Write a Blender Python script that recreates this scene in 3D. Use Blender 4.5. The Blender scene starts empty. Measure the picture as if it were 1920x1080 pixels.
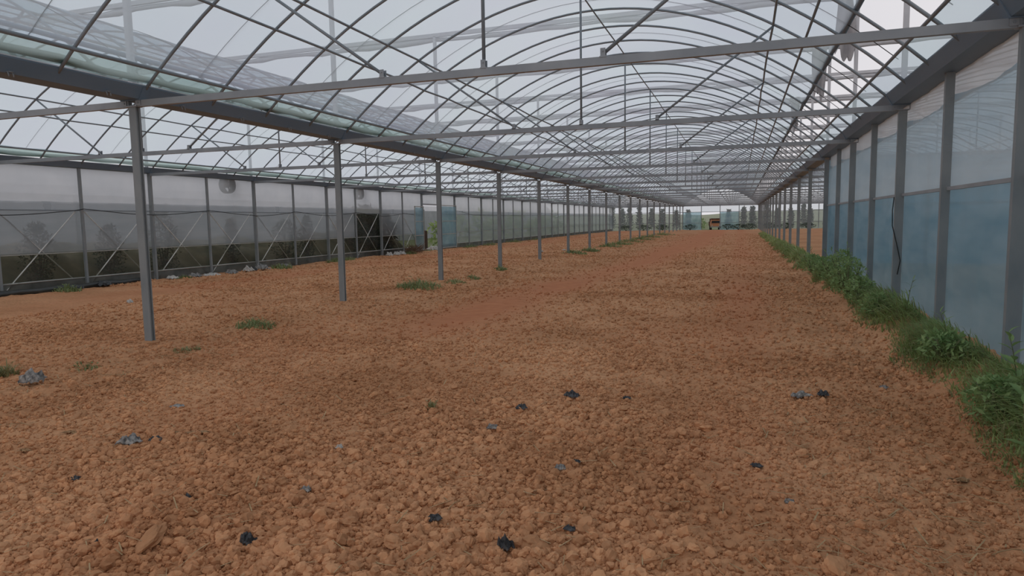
import bpy, math, random
import numpy as np
from mathutils import Vector, Matrix, Euler

# ------------------------------------------------------------------ camera, sky, exposure
sc = bpy.context.scene
COL = sc.collection
R = random.Random(7)
NR = np.random.default_rng(11)

F_PX, YAW, PITCH, ROLL = 1267.68, -0.3258, -0.0987, -0.0163
cam_data = bpy.data.cameras.new('camera')
cam_data.sensor_width = 36.0
cam_data.lens = F_PX / 1920 * 36.0
cam_data.clip_end = 500
cam = bpy.data.objects.new('camera', cam_data)
COL.objects.link(cam)
_fw = Vector((math.sin(YAW) * math.cos(PITCH), math.cos(YAW) * math.cos(PITCH), math.sin(PITCH)))
_rt = Vector((math.cos(YAW), -math.sin(YAW), 0))
_up = _rt.cross(_fw)
_r2 = _rt * math.cos(ROLL) + _up * math.sin(ROLL)
_u2 = -_rt * math.sin(ROLL) + _up * math.cos(ROLL)
_m = Matrix((_r2, _u2, -_fw)).transposed().to_4x4()
_m.translation = Vector((6.4002, 0.0, 1.392))
cam.matrix_world = _m
sc.camera = cam

world = bpy.data.worlds.new('overcast_sky')
sc.world = world
world.use_nodes = True
wn = world.node_tree
wn.nodes.clear()
w_out = wn.nodes.new('ShaderNodeOutputWorld')
w_bg = wn.nodes.new('ShaderNodeBackground')
w_tc = wn.nodes.new('ShaderNodeTexCoord')
w_no = wn.nodes.new('ShaderNodeTexNoise')
w_no.inputs['Scale'].default_value = 2.5
w_no.inputs['Detail'].default_value = 3
w_rp = wn.nodes.new('ShaderNodeValToRGB')
w_rp.color_ramp.elements[0].position = .35
w_rp.color_ramp.elements[0].color = (.64, .63, .665, 1)
w_rp.color_ramp.elements[1].position = .65
w_rp.color_ramp.elements[1].color = (.74, .71, .72, 1)
wn.links.new(w_tc.outputs['Generated'], w_no.inputs['Vector'])
wn.links.new(w_no.outputs['Fac'], w_rp.inputs['Fac'])
wn.links.new(w_rp.outputs['Color'], w_bg.inputs['Color'])
wn.links.new(w_bg.outputs['Background'], w_out.inputs['Surface'])
w_bg.inputs['Strength'].default_value = 1.12

vs = sc.view_settings
vs.view_transform = 'Standard'
vs.look = 'None'
vs.exposure = 0.0
vs.gamma = 1.0
vs.use_curve_mapping = False
sc.cycles.max_bounces = 6
sc.cycles.diffuse_bounces = 3
sc.cycles.transmission_bounces = 4
sc.cycles.transparent_max_bounces = 20
sc.cycles.use_denoising = True


# ------------------------------------------------------------------ materials
def new_mat(name):
    m = bpy.data.materials.new(name)
    m.use_nodes = True
    nt = m.node_tree
    nt.nodes.clear()
    out = nt.nodes.new('ShaderNodeOutputMaterial')
    return m, nt, out


def N(nt, kind, **kw):
    n = nt.nodes.new(kind)
    for k, v in kw.items():
        if k in n.inputs:
            n.inputs[k].default_value = v
        else:
            setattr(n, k, v)
    return n


def ramp(nt, stops):
    r = nt.nodes.new('ShaderNodeValToRGB')
    el = r.color_ramp.elements
    while len(el) < len(stops):
        el.new(.5)
    for e, (p, c) in zip(el, stops):
        e.position = p
        e.color = (*c, 1)
    return r


def noise(nt, scale, detail=3, coord='Object', stretch=None):
    n = N(nt, 'ShaderNodeTexNoise', Scale=scale, Detail=detail)
    tc = N(nt, 'ShaderNodeTexCoord')
    src = tc.outputs[coord]
    if stretch:
        mp = N(nt, 'ShaderNodeMapping')
        mp.inputs['Scale'].default_value = stretch
        nt.links.new(src, mp.inputs['Vector'])
        src = mp.outputs['Vector']
    nt.links.new(src, n.inputs['Vector'])
    return n


def solid(name, c0, c1, scale=8, rough=.6, metal=0.0, bump=0.0, spec=.4, stretch=None):
    m, nt, out = new_mat(name)
    b = N(nt, 'ShaderNodeBsdfPrincipled', Roughness=rough, Metallic=metal)
    b.inputs['Specular IOR Level'].default_value = spec
    n = noise(nt, scale, 4, stretch=stretch)
    r = ramp(nt, [(.3, c0), (.7, c1)])
    nt.links.new(n.outputs['Fac'], r.inputs['Fac'])
    nt.links.new(r.outputs['Color'], b.inputs['Base Color'])
    if bump:
        bp = N(nt, 'ShaderNodeBump', Strength=bump, Distance=.01)
        n2 = noise(nt, scale * 4, 3)
        nt.links.new(n2.outputs['Fac'], bp.inputs['Height'])
        nt.links.new(bp.outputs['Normal'], b.inputs['Normal'])
    nt.links.new(b.outputs['BSDF'], out.inputs['Surface'])
    return m


def film(name, see, clear, c0, c1, gloss=.06, scale=1.2, stretch=None, rough=.25):
    """plastic greenhouse film: part of the light goes straight through, part is scattered on"""
    m, nt, out = new_mat(name)
    n = noise(nt, scale, 3, stretch=stretch)
    r = ramp(nt, [(.32, c0), (.68, c1)])
    nt.links.new(n.outputs['Fac'], r.inputs['Fac'])
    t = N(nt, 'ShaderNodeBsdfTransparent')
    t.inputs['Color'].default_value = (*clear, 1)
    d = N(nt, 'ShaderNodeBsdfTranslucent')
    nt.links.new(r.outputs['Color'], d.inputs['Color'])
    df = N(nt, 'ShaderNodeBsdfDiffuse')
    nt.links.new(r.outputs['Color'], df.inputs['Color'])
    m0 = N(nt, 'ShaderNodeMixShader')
    m0.inputs[0].default_value = .25
    nt.links.new(d.outputs[0], m0.inputs[1])
    nt.links.new(df.outputs[0], m0.inputs[2])
    m1 = N(nt, 'ShaderNodeMixShader')
    m1.inputs[0].default_value = see
    nt.links.new(m0.outputs[0], m1.inputs[1])
    nt.links.new(t.outputs[0], m1.inputs[2])
    g = N(nt, 'ShaderNodeBsdfGlossy', Roughness=rough)
    g.inputs['Color'].default_value = (.8, .8, .8, 1)
    m2 = N(nt, 'ShaderNodeMixShader')
    m2.inputs[0].default_value = gloss
    nt.links.new(m1.outputs[0], m2.inputs[1])
    nt.links.new(g.outputs[0], m2.inputs[2])
    nt.links.new(m2.outputs[0], out.inputs['Surface'])
    return m


def soil_mat(name, loose):
    m, nt, out = new_mat(name)
    L = nt.links.new
    b = N(nt, 'ShaderNodeBsdfPrincipled', Roughness=.95)
    b.inputs['Specular IOR Level'].default_value = .12
    geo = N(nt, 'ShaderNodeNewGeometry')

    def wnoise(scale, detail=4):
        n = N(nt, 'ShaderNodeTexNoise', Scale=scale, Detail=detail)
        L(geo.outputs['Position'], n.inputs['Vector'])
        return n.outputs['Fac']
    r1 = ramp(nt, [(.34, (.465, .232, .116)), (.50, (.545, .280, .145)), (.66, (.615, .330, .176))])
    L(wnoise(.7, 6), r1.inputs['Fac'])
    r2 = ramp(nt, [(.25, (.74, .72, .70)), (.5, (1, 1, 1)), (.78, (1.16, 1.15, 1.13))])
    fine = wnoise(24 if not loose else 14, 5)
    if loose:
        oi = N(nt, 'ShaderNodeObjectInfo')
        add = N(nt, 'ShaderNodeMath', operation='MULTIPLY_ADD')
        add.inputs[1].default_value = .5
        L(oi.outputs['Random'], add.inputs[0])
        mul = N(nt, 'ShaderNodeMath', operation='MULTIPLY')
        mul.inputs[1].default_value = .55
        L(fine, mul.inputs[0])
        L(mul.outputs[0], add.inputs[2])
        L(add.outputs[0], r2.inputs['Fac'])
    else:
        L(fine, r2.inputs['Fac'])
    mx = N(nt, 'ShaderNodeMixRGB', blend_type='MULTIPLY')
    mx.inputs[0].default_value = 1
    L(r1.outputs['Color'], mx.inputs[1])
    L(r2.outputs['Color'], mx.inputs[2])
    # the compacted wheel track is a redder earth: its own colour, along the bay
    at = N(nt, 'ShaderNodeAttribute', attribute_name='track')
    if loose:
        at.attribute_type = 'INSTANCER'
    mt = N(nt, 'ShaderNodeMixRGB', blend_type='MIX')
    tcol = ramp(nt, [(.3, (.45, .172, .082)), (.7, (.54, .226, .112))])
    L(wnoise(5), tcol.inputs['Fac'])
    L(at.outputs['Fac'], mt.inputs[0])
    L(mx.outputs[0], mt.inputs[1])
    L(tcol.outputs['Color'], mt.inputs[2])
    L(mt.outputs[0], b.inputs['Base Color'])
    bp = N(nt, 'ShaderNodeBump', Strength=.8 if not loose else .4, Distance=.012 if not loose else .004)
    n2 = noise(nt, 60 if not loose else 3.5, 4)
    L(n2.outputs['Fac'], bp.inputs['Height'])
    L(bp.outputs['Normal'], b.inputs['Normal'])
    L(b.outputs['BSDF'], out.inputs['Surface'])
    return m


def leaf_mat(name, c0, c1, scale=4, trans=.3):
    m, nt, out = new_mat(name)
    n = noise(nt, scale, 4)
    r = ramp(nt, [(.3, c0), (.7, c1)])
    nt.links.new(n.outputs['Fac'], r.inputs['Fac'])
    b = N(nt, 'ShaderNodeBsdfPrincipled', Roughness=.55)
    b.inputs['Specular IOR Level'].default_value = .25
    t = N(nt, 'ShaderNodeBsdfTranslucent')
    nt.links.new(r.outputs['Color'], b.inputs['Base Color'])
    nt.links.new(r.outputs['Color'], t.inputs['Color'])
    mx = N(nt, 'ShaderNodeMixShader')
    mx.inputs[0].default_value = trans
    nt.links.new(b.outputs[0], mx.inputs[1])
    nt.links.new(t.outputs[0], mx.inputs[2])
    nt.links.new(mx.outputs[0], out.inputs['Surface'])
    return m


M = {}
M['steel'] = solid('galvanised_steel', (.27, .29, .31), (.35, .365, .38), 3, .55, .1, spec=.4)
M['post'] = solid('weathered_post_steel', (.20, .23, .245), (.30, .315, .315), 5, .6, .1, stretch=(1, 1, .4))
M['pipe'] = solid('dark_pipe_steel', (.20, .23, .25), (.26, .285, .305), 4, .6, .1)
M['gutter'] = solid('dull_gutter_steel', (.13, .19, .25), (.17, .23, .29), 2, .55, .0, stretch=(1, .3, 1))
M['rail'] = solid('pale_aluminium_rail', (.34, .35, .33), (.44, .44, .41), 6, .5, .1)
M['outer_rail'] = solid('pale_outer_steel', (.52, .52, .54), (.60, .60, .62), 3, .6)
M['brace'] = solid('pale_brace_pole', (.55, .56, .55), (.68, .68, .65), 6, .6)
M['roof_film'] = film('roof_film', .54, (.77, .86, .91), (.76, .80, .91), (.76, .90, .91), .035, .45)
M['gutter_film'] = film('green_tinted_film', .34, (.66, .82, .80), (.42, .58, .56), (.62, .77, .76), .06, 1.5, (1, .3, 1))
M['roll_film'] = film('rolled_green_film', .05, (.4, .5, .5), (.16, .22, .21), (.36, .46, .44), .10, 2, (1, .2, 1))
M['wall_film'] = film('hazy_wall_film', .32, (.85, .88, .9), (.68, .70, .73), (.78, .79, .81), .04, 1.2)
M['top_film'] = film('milky_top_film', .12, (.85, .88, .9), (.70, .72, .74), (.78, .79, .80), .04, 1.2)
M['end_film'] = film('clear_end_film', .74, (.86, .90, .92), (.72, .77, .80), (.82, .85, .87), .03, 1.2)
M['curtain_film'] = film('dirty_curtain_film', .46, (.68, .72, .74), (.44, .47, .49), (.54, .56, .58), .04, 1.5, (1, .25, 2))
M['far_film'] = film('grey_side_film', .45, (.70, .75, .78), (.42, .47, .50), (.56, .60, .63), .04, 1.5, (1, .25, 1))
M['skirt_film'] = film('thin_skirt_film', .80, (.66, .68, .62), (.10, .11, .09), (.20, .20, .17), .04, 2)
M['base_film'] = film('dark_base_film', .10, (.4, .42, .4), (.09, .10, .095), (.17, .18, .17), .06, 3)
M['blue_film'] = film('blue_film', .26, (.36, .61, .74), (.22, .39, .49), (.48, .63, .71), .07, .9, (1, .5, 2.2), .3)
M['pale_blue_film'] = film('pale_blue_film', .14, (.62, .78, .86), (.50, .63, .71), (.66, .77, .83), .05, .9, (1, .5, 2.2), .3)
M['neighbour_film'] = solid('grey_neighbour_film', (.30, .32, .34), (.38, .40, .42), 1.5, .5)
M['neighbour_roof'] = solid('pale_neighbour_film', (.62, .63, .66), (.72, .72, .74), .8, .5)
M['door_film'] = film('pale_blue_door_film', .40, (.56, .74, .80), (.34, .52, .60), (.52, .68, .74), .05, 2)
M['soil'] = soil_mat('red_soil', False)
M['clod'] = soil_mat('loose_soil_clod', True)
M['bank'] = solid('dark_bank_earth', (.050, .056, .030), (.13, .115, .075), 2.2, .95, bump=.6)
M['field'] = solid('outer_field', (.085, .11, .042), (.16, .18, .08), .35, .95)
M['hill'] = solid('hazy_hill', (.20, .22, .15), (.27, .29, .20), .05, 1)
M['grass'] = leaf_mat('grass_green', (.20, .29, .09), (.42, .52, .21), 2.5)
M['grass_pale'] = leaf_mat('yellow_grass', (.20, .22, .09), (.38, .34, .17), 4)
M['weed_green'] = leaf_mat('dull_weed_green', (.16, .22, .08), (.33, .38, .18), 3)
M['leaf'] = leaf_mat('weed_leaf', (.17, .29, .10), (.38, .50, .22), 6)
M['leaf_dark'] = leaf_mat('dark_shrub_leaf', (.020, .036, .020), (.055, .085, .042), 3, .2)
M['stem'] = solid('green_stem', (.08, .11, .04), (.15, .16, .07), 10, .7)
M['bark'] = solid('dark_bark', (.035, .034, .028), (.07, .066, .052), 10, .9)
M['wood'] = solid('dry_wood', (.12, .065, .035), (.22, .125, .07), 10, .9)
M['straw'] = solid('dry_straw', (.30, .19, .09), (.50, .35, .19), 12, .85)
M['dry_leaf'] = solid('dry_leaf', (.30, .17, .085), (.42, .27, .14), 14, .85)
M['black_plastic'] = solid('black_plastic', (.018, .020, .024), (.11, .115, .12), 40, .55, spec=.25)
M['grey_plastic'] = solid('grey_plastic', (.07, .075, .08), (.46, .44, .41), 30, .6, spec=.2)
M['white_plastic'] = solid('white_plastic', (.42, .41, .38), (.62, .60, .56), 12, .6)
M['cable'] = solid('black_cable', (.012, .014, .014), (.025, .028, .028), 8, .6)
M['shade_cloth'] = solid('grey_shade_cloth', (.30, .29, .30), (.40, .385, .39), 5, .9)
M['orange'] = solid('orange_paint', (.58, .22, .10), (.66, .28, .14), 4, .45)
M['rust'] = solid('rust_brown_paint', (.10, .04, .025), (.16, .07, .04), 6, .7)
M['dark_glass'] = solid('dark_glass', (.02, .022, .025), (.035, .035, .04), 3, .15, spec=.6)
M['rubber'] = solid('tyre_rubber', (.012, .012, .012), (.025, .024, .022), 12, .8)
M['lamp_glass'] = solid('headlamp_glass', (.5, .48, .42), (.62, .6, .55), 6, .25)
M['brown_sheet'] = solid('brown_bent_sheet', (.05, .035, .028), (.13, .085, .06), 3, .7, stretch=(1, 3, .3))

# ------------------------------------------------------------------ mesh helpers
MESHES = {}


class MB:
    def __init__(self):
        self.v, self.f = [], []

    def quad_box(self, lo, hi):
        b = len(self.v)
        x0, y0, z0 = lo
        x1, y1, z1 = hi
        self.v += [(x0, y0, z0), (x1, y0, z0), (x1, y1, z0), (x0, y1, z0), (x0, y0, z1), (x1, y0, z1), (x1, y1, z1), (x0, y1, z1)]
        for q in ((0, 3, 2, 1), (4, 5, 6, 7), (0, 1, 5, 4), (1, 2, 6, 5), (2, 3, 7, 6), (3, 0, 4, 7)):
            self.f.append(tuple(b + i for i in q))
        return self

    def cbox(self, c, s):
        return self.quad_box([c[i] - s[i] / 2 for i in range(3)], [c[i] + s[i] / 2 for i in range(3)])

    def path(self, pts, r, n=6, cap=True, squash=1.0):
        pts = [Vector(p) for p in pts]
        rr = r if isinstance(r, (list, tuple)) else [r] * len(pts)
        base = len(self.v)
        prev = None
        for k, p in enumerate(pts):
            d = (pts[min(k + 1, len(pts) - 1)] - pts[max(k - 1, 0)])
            d = d.normalized() if d.length > 1e-9 else Vector((0, 0, 1))
            a = Vector((0, 0, 1)) if abs(d.z) < .9 else Vector((1, 0, 0))
            if prev is not None:
                a = prev
            u = d.cross(a).normalized()
            w = u.cross(d).normalized()
            prev = w
            for j in range(n):
                t = 2 * math.pi * j / n
                self.v.append(tuple(p + u * (rr[k] * math.cos(t)) + w * (rr[k] * squash * math.sin(t))))
        for k in range(len(pts) - 1):
            for j in range(n):
                a, b = base + k * n + j, base + k * n + (j + 1) % n
                self.f.append((a, b, b + n, a + n))
        if cap:
            self.f.append(tuple(base + j for j in reversed(range(n))))
            e = base + (len(pts) - 1) * n
            self.f.append(tuple(e + j for j in range(n)))
        return self

    def bar(self, p0, p1, w, h):
        """square bar, w across and h deep"""
        p0, p1 = Vector(p0), Vector(p1)
        d = (p1 - p0).normalized()
        a = Vector((0, 0, 1)) if abs(d.z) < .95 else Vector((0, 1, 0))
        u = d.cross(a).normalized() * (w / 2)
        q = u.cross(d).normalized() * (h / 2)
        b = len(self.v)
        for p in (p0, p1):
            self.v += [tuple(p + u + q), tuple(p - u + q), tuple(p - u - q), tuple(p + u - q)]
        for t in ((0, 1, 2, 3), (7, 6, 5, 4), (0, 4, 5, 1), (1, 5, 6, 2), (2, 6, 7, 3), (3, 7, 4, 0)):
            self.f.append(tuple(b + i for i in t))
        return self

    def grid(self, fn, nu, nv):
        b = len(self.v)
        for j in range(nv + 1):
            for i in range(nu + 1):
                self.v.append(tuple(fn(i / nu, j / nv)))
        for j in range(nv):
            for i in range(nu):
                a = b + j * (nu + 1) + i
                self.f.append((a, a + 1, a + nu + 2, a + nu + 1))
        return self

    def poly(self, pts):
        b = len(self.v)
        self.v += [tuple(p) for p in pts]
        self.f.append(tuple(range(b, b + len(pts))))
        return self

    def prism_y(self, prof, y0, y1, closed=True):
        """profile of (x, z) points swept along y"""
        b = len(self.v)
        n = len(prof)
        for y in (y0, y1):
            self.v += [(x, y, z) for x, z in prof]
        for j in range(n if closed else n - 1):
            k = (j + 1) % n
            self.f.append((b + j, b + k, b + n + k, b + n + j))
        if closed:
            self.f.append(tuple(b + j for j in reversed(range(n))))
            self.f.append(tuple(b + n + j for j in range(n)))
        return self

    def mesh(self, name, mat, smooth=False):
        me = bpy.data.meshes.new(name)
        me.from_pydata(self.v, [], self.f)
        me.materials.append(M[mat] if isinstance(mat, str) else mat)
        if smooth:
            me.polygons.foreach_set('use_smooth', [True] * len(me.polygons))
        me.update()
        return me


def put(name, me, parent=None, loc=(0, 0, 0), rot=(0, 0, 0), scale=(1, 1, 1)):
    o = bpy.data.objects.new(name, me)
    COL.objects.link(o)
    o.location, o.rotation_euler, o.scale = loc, rot, scale
    if parent:
        o.parent = parent
    return o


def part(name, mb, mat, parent=None, loc=(0, 0, 0), rot=(0, 0, 0), smooth=False, key=None):
    if key is not None and key in MESHES:
        me = MESHES[key]
    else:
        me = mb().mesh(name, mat, smooth) if callable(mb) else mb.mesh(name, mat, smooth)
        if key is not None:
            MESHES[key] = me
    return put(name, me, parent, loc, rot)


def tag(o, label, cat, group=None, kind=None):
    o['label'] = label
    o['category'] = cat
    if group:
        o['group'] = group
    if kind:
        o['kind'] = kind
    return o


def empty(name, label, cat, loc=(0, 0, 0), group=None, kind=None, rot=(0, 0, 0)):
    o = bpy.data.objects.new(name, None)
    COL.objects.link(o)
    o.location, o.rotation_euler = loc, rot
    o.empty_display_size = .1
    return tag(o, label, cat, group, kind)


ORD = ('zeroth first second third fourth fifth sixth seventh eighth ninth tenth eleventh twelfth thirteenth fourteenth fifteenth '
       'sixteenth seventeenth eighteenth nineteenth twentieth twenty-first').split()

# ------------------------------------------------------------------ layout numbers
S = 8.34                 # span of one bay
BAY = 4.0                # truss spacing
NT = 20                  # trusses
Y_END = 1.9368 + BAY * NT


def TY(i):
    return 1.9368 + BAY * i


_tab = np.random.default_rng(3).random((256, 256))


def vnoise(x, y):
    xi, yi = np.floor(x).astype(int), np.floor(y).astype(int)
    fx, fy = x - xi, y - yi
    fx, fy = fx * fx * (3 - 2 * fx), fy * fy * (3 - 2 * fy)
    a, b = _tab[xi & 255, yi & 255], _tab[(xi + 1) & 255, yi & 255]
    c, d = _tab[xi & 255, (yi + 1) & 255], _tab[(xi + 1) & 255, (yi + 1) & 255]
    return (a * (1 - fx) + b * fx) * (1 - fy) + (c * (1 - fx) + d * fx) * fy


def sstep(a, b, x):
    t = np.clip((x - a) / (b - a), 0, 1)
    return t * t * (3 - 2 * t)


def track(x, y):
    """how compacted the earth is: a wheel track that swings down the middle bay"""
    cx = 2.55 + .9 * sstep(8, 24, y) + .5 * sstep(20, 45, y) + .25 * (vnoise(y * .3, y * 0 + 3.3) - .5)
    w = .75 + .5 * sstep(10, 40, y)
    a = np.exp(-((x - cx) / w) ** 2) * sstep(6.2, 9.5, y)
    b = .55 * np.exp(-((x - 6.5) / .5) ** 2) * sstep(5, 12, y)
    c = .6 * np.exp(-((x + 5.6) / .9) ** 2) * sstep(6, 10, y)
    return np.clip(a + b + c + .25 * sstep(25, 50, y) + .5 * (vnoise(x * 1.1, y * .5) - .55), 0, 1)


def height(x, y, rough=True):
    x, y = np.asarray(x, float), np.asarray(y, float)
    z = .05 * (vnoise(x * .8, y * .6) - .5) + .03 * (vnoise(x * 2.3 + 9, y * .9) - .5)
    z = z + .025 * (vnoise(x * 4.1, y * 1.1 + 5) - .5)
    z = z + .23 * sstep(7.65, 8.3, x) * (1 - .8 * sstep(18, 60, y)) + .05 * np.exp(-(x / .5) ** 2)
    z = z - .02 * sstep(-7.2, -8.2, x)
    if rough:
        t = 1 - .75 * track(x, y)
        far = 1 / (1 + np.maximum(y - 10, 0) * .03)
        n1 = vnoise(x * 13, y * 13)
        n2 = vnoise(x * 27 + 4, y * 27 + 8)
        n3 = vnoise(x * 6, y * 6 + 2)
        z = z + t * far * (.030 * np.abs(n1 - .5) * 2 + .016 * np.abs(n2 - .5) * 2 + .03 * (n3 - .5))
    return z


def hz(x, y):
    return float(height(np.array([x]), np.array([y]))[0])


# ------------------------------------------------------------------ ground
def build_floor():
    xs = np.concatenate([np.arange(-8.45, -1, .06), np.arange(-1, 8.6, .027), np.arange(8.6, 17.0, .14)])
    ys = list(np.arange(-3, 1.2, .08))
    y = 1.2
    while y < Y_END + .1:
        ys.append(y)
        y += max(.024, .0047 * y)
    ys = np.array(ys)
    X, Y = np.meshgrid(xs, ys)
    Z = height(X, Y)
    T = track(X, Y)
    nx, ny = len(xs), len(ys)
    co = np.stack([X, Y, Z], -1).reshape(-1, 3)
    idx = np.arange(nx * ny).reshape(ny, nx)
    q = np.stack([idx[:-1, :-1], idx[:-1, 1:], idx[1:, 1:], idx[1:, :-1]], -1).reshape(-1, 4)
    me = bpy.data.meshes.new('floor')
    me.vertices.add(len(co))
    me.vertices.foreach_set('co', co.ravel())
    me.loops.add(q.size)
    me.loops.foreach_set('vertex_index', q.ravel())
    me.polygons.add(len(q))
    me.polygons.foreach_set('loop_start', np.arange(0, q.size, 4))
    me.polygons.foreach_set('use_smooth', np.ones(len(q), bool))
    at = me.attributes.new('track', 'FLOAT', 'POINT')
    at.data.foreach_set('value', T.ravel())
    me.materials.append(M['soil'])
    me.update(calc_edges=True)
    return tag(put('floor', me), 'tilled red-brown soil floor running the length of the greenhouse', 'soil', kind='structure')


floor = build_floor()


def clod_mesh(seed, sub=2):
    import bmesh
    bm = bmesh.new()
    bmesh.ops.create_icosphere(bm, subdivisions=sub, radius=1)
    r = random.Random(seed)
    ph = [r.uniform(0, 6) for _ in range(9)]
    for v in bm.verts:
        p = v.co.copy()
        d = 1 + .22 * math.sin(2.3 * p.x + ph[0]) * math.sin(2.1 * p.y + ph[1]) + .16 * math.sin(4.3 * p.z + ph[2] + p.x * 2) + .07 * math.sin(9 * p.x + ph[3]) * math.sin(8 * p.y + ph[4]) + .05 * math.sin(13 * p.z + ph[5]) + r.uniform(-.05, .05)
        v.co = Vector((p.x * d * 1.15, p.y * d, p.z * d * .78))
    me = bpy.data.meshes.new('soil_clod')
    bm.to_mesh(me)
    bm.free()
    me.materials.append(M['clod'])
    return me


CLODS = [clod_mesh(i, 3) for i in range(7)]
# the largest clods lie where one can pick them out, in front of the camera
named = [(1.80, 3.57, .062), (3.96, 2.19, .075), (6.78, 2.78, .05), (5.59, 2.64, .05), (6.71, 2.97, .024), (5.3, 3.95, .05), (5.02, 2.45, .04), (5.2, 3.05, .035)]
spots = list(named)
while len(spots) < 280:
    y = 1.75 + R.random() ** 1.5 * 3.3
    x = R.uniform(max(.8, 3.6 - (y - 1.8) * 1.45), 7.5)
    heap = math.exp(-((x - 5.25) / .55) ** 2) + .45 * math.exp(-((x - 3.9) / .7) ** 2) + .18
    if R.random() > heap:
        continue
    spots.append((x, y, R.uniform(.019, .036)))
for i, (x, y, r) in enumerate(spots):
    o = put('soil_clod', CLODS[i % 7], floor, (x, y, hz(x, y) + r * .25), (R.uniform(-.4, .4), R.uniform(-.4, .4), R.uniform(0, 6.3)),
            (r * (1.25 if r > .06 else 1), r * (R.uniform(.75, 1.1) if r < .06 else .6), r * (R.uniform(.7, .95) if r < .06 else .5)))


def build_crumbs():
    P, RR = [], []

    def zone(n, x0, x1, y0, y1, med, sig, mx):
        x = NR.uniform(x0, x1, n)
        y = y0 + (y1 - y0) * NR.random(n) ** 1.35
        keep = (NR.random(n) > 1.05 * track(x, y)) & (NR.random(n) > .9 * sstep(7.7, 8.0, x))
        dens = .45 + .55 * vnoise(x * 1.7 + 20, y * 1.4)
        keep &= NR.random(n) < dens
        x, y = x[keep], y[keep]
        r = np.minimum(med * np.exp(NR.normal(0, sig, len(x))), mx)
        P.append(np.stack([x, y, height(x, y) + r * .3], -1))
        RR.append(r)

    zone(75000, 1.2, 8.0, 1.4, 5.6, .0050, .35, .010)
    zone(46000, 1.0, 8.1, 1.4, 7.0, .0085, .45, .022)
    zone(11000, 4.2, 6.2, 1.4, 4.8, .0125, .4, .030)
    zone(8000, 2.6, 4.4, 1.4, 3.6, .0115, .4, .028)
    zone(36000, -4.5, 8.1, 6.2, 13.0, .0105, .45, .028)
    zone(24000, -8.0, 8.1, 12.0, 26.0, .015, .4, .036)
    zone(16000, -8.0, 8.0, 24.0, 60.0, .020, .3, .040)
    zone(12000, -3.0, 1.6, 3.6, 7.0, .0095, .45, .024)
    P, r = np.concatenate(P), np.concatenate(RR)
    n = len(P)
    me = bpy.data.meshes.new('loose_soil')
    me.vertices.add(n)
    me.vertices.foreach_set('co', P.ravel())
    a = me.attributes.new('scl', 'FLOAT_VECTOR', 'POINT')
    a.data.foreach_set('vector', (r[:, None] * NR.uniform(.75, 1.25, (n, 3))).ravel())
    a = me.attributes.new('rot', 'FLOAT_VECTOR', 'POINT')
    a.data.foreach_set('vector', NR.uniform(0, 6.28, (n, 3)).ravel())
    a = me.attributes.new('track', 'FLOAT', 'POINT')
    a.data.foreach_set('value', track(P[:, 0], P[:, 1]))
    a = me.attributes.new('vid', 'INT', 'POINT')
    a.data.foreach_set('value', NR.integers(0, 4, n))
    me.materials.append(M['clod'])
    o = tag(put('loose_soil', me), 'loose crumbs of red-brown soil covering the tilled ground', 'soil', kind='stuff')
    ng = bpy.data.node_groups.new('loose_soil', 'GeometryNodeTree')
    ng.interface.new_socket('Geometry', in_out='INPUT', socket_type='NodeSocketGeometry')
    ng.interface.new_socket('Geometry', in_out='OUTPUT', socket_type='NodeSocketGeometry')
    L = ng.links.new
    gi, go = ng.nodes.new('NodeGroupInput'), ng.nodes.new('NodeGroupOutput')
    join = ng.nodes.new('GeometryNodeJoinGeometry')
    for k in range(4):
        ico = ng.nodes.new('GeometryNodeMeshIcoSphere')
        ico.inputs['Radius'].default_value = 1
        ico.inputs['Subdivisions'].default_value = 2
        sp = ng.nodes.new('GeometryNodeSetPosition')
        pos = ng.nodes.new('GeometryNodeInputPosition')
        tx = ng.nodes.new('ShaderNodeTexNoise')
        tx.noise_dimensions = '4D'
        tx.inputs['W'].default_value = 3.1 * k
        tx.inputs['Scale'].default_value = 1.9
        sub = ng.nodes.new('ShaderNodeVectorMath')
        sub.operation = 'SUBTRACT'
        sub.inputs[1].default_value = (.5, .5, .5)
        mul = ng.nodes.new('ShaderNodeVectorMath')
        mul.operation = 'MULTIPLY'
        mul.inputs[1].default_value = (1.5, 1.5, 1.2)
        L(pos.outputs[0], tx.inputs['Vector'])
        L(tx.outputs['Color'], sub.inputs[0])
        L(sub.outputs[0], mul.inputs[0])
        L(ico.outputs['Mesh'], sp.inputs['Geometry'])
        L(mul.outputs[0], sp.inputs['Offset'])
        g2i = ng.nodes.new('GeometryNodeGeometryToInstance')
        L(sp.outputs[0], g2i.inputs[0])
        L(g2i.outputs[0], join.inputs[0])

    def attr(nm, dt):
        a = ng.nodes.new('GeometryNodeInputNamedAttribute')
        a.data_type = dt
        a.inputs['Name'].default_value = nm
        return a.outputs['Attribute']

    iop = ng.nodes.new('GeometryNodeInstanceOnPoints')
    iop.inputs['Pick Instance'].default_value = True
    e2r = ng.nodes.new('FunctionNodeEulerToRotation')
    L(attr('rot', 'FLOAT_VECTOR'), e2r.inputs[0])
    L(gi.outputs[0], iop.inputs['Points'])
    L(join.outputs[0], iop.inputs['Instance'])
    L(attr('vid', 'INT'), iop.inputs['Instance Index'])
    L(e2r.outputs[0], iop.inputs['Rotation'])
    L(attr('scl', 'FLOAT_VECTOR'), iop.inputs['Scale'])
    sm = ng.nodes.new('GeometryNodeSetMaterial')
    sm.inputs['Material'].default_value = M['clod']
    L(iop.outputs[0], sm.inputs[0])
    L(sm.outputs[0], go.inputs[0])
    md = o.modifiers.new('scatter', 'NODES')
    md.node_group = ng


build_crumbs()


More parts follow.
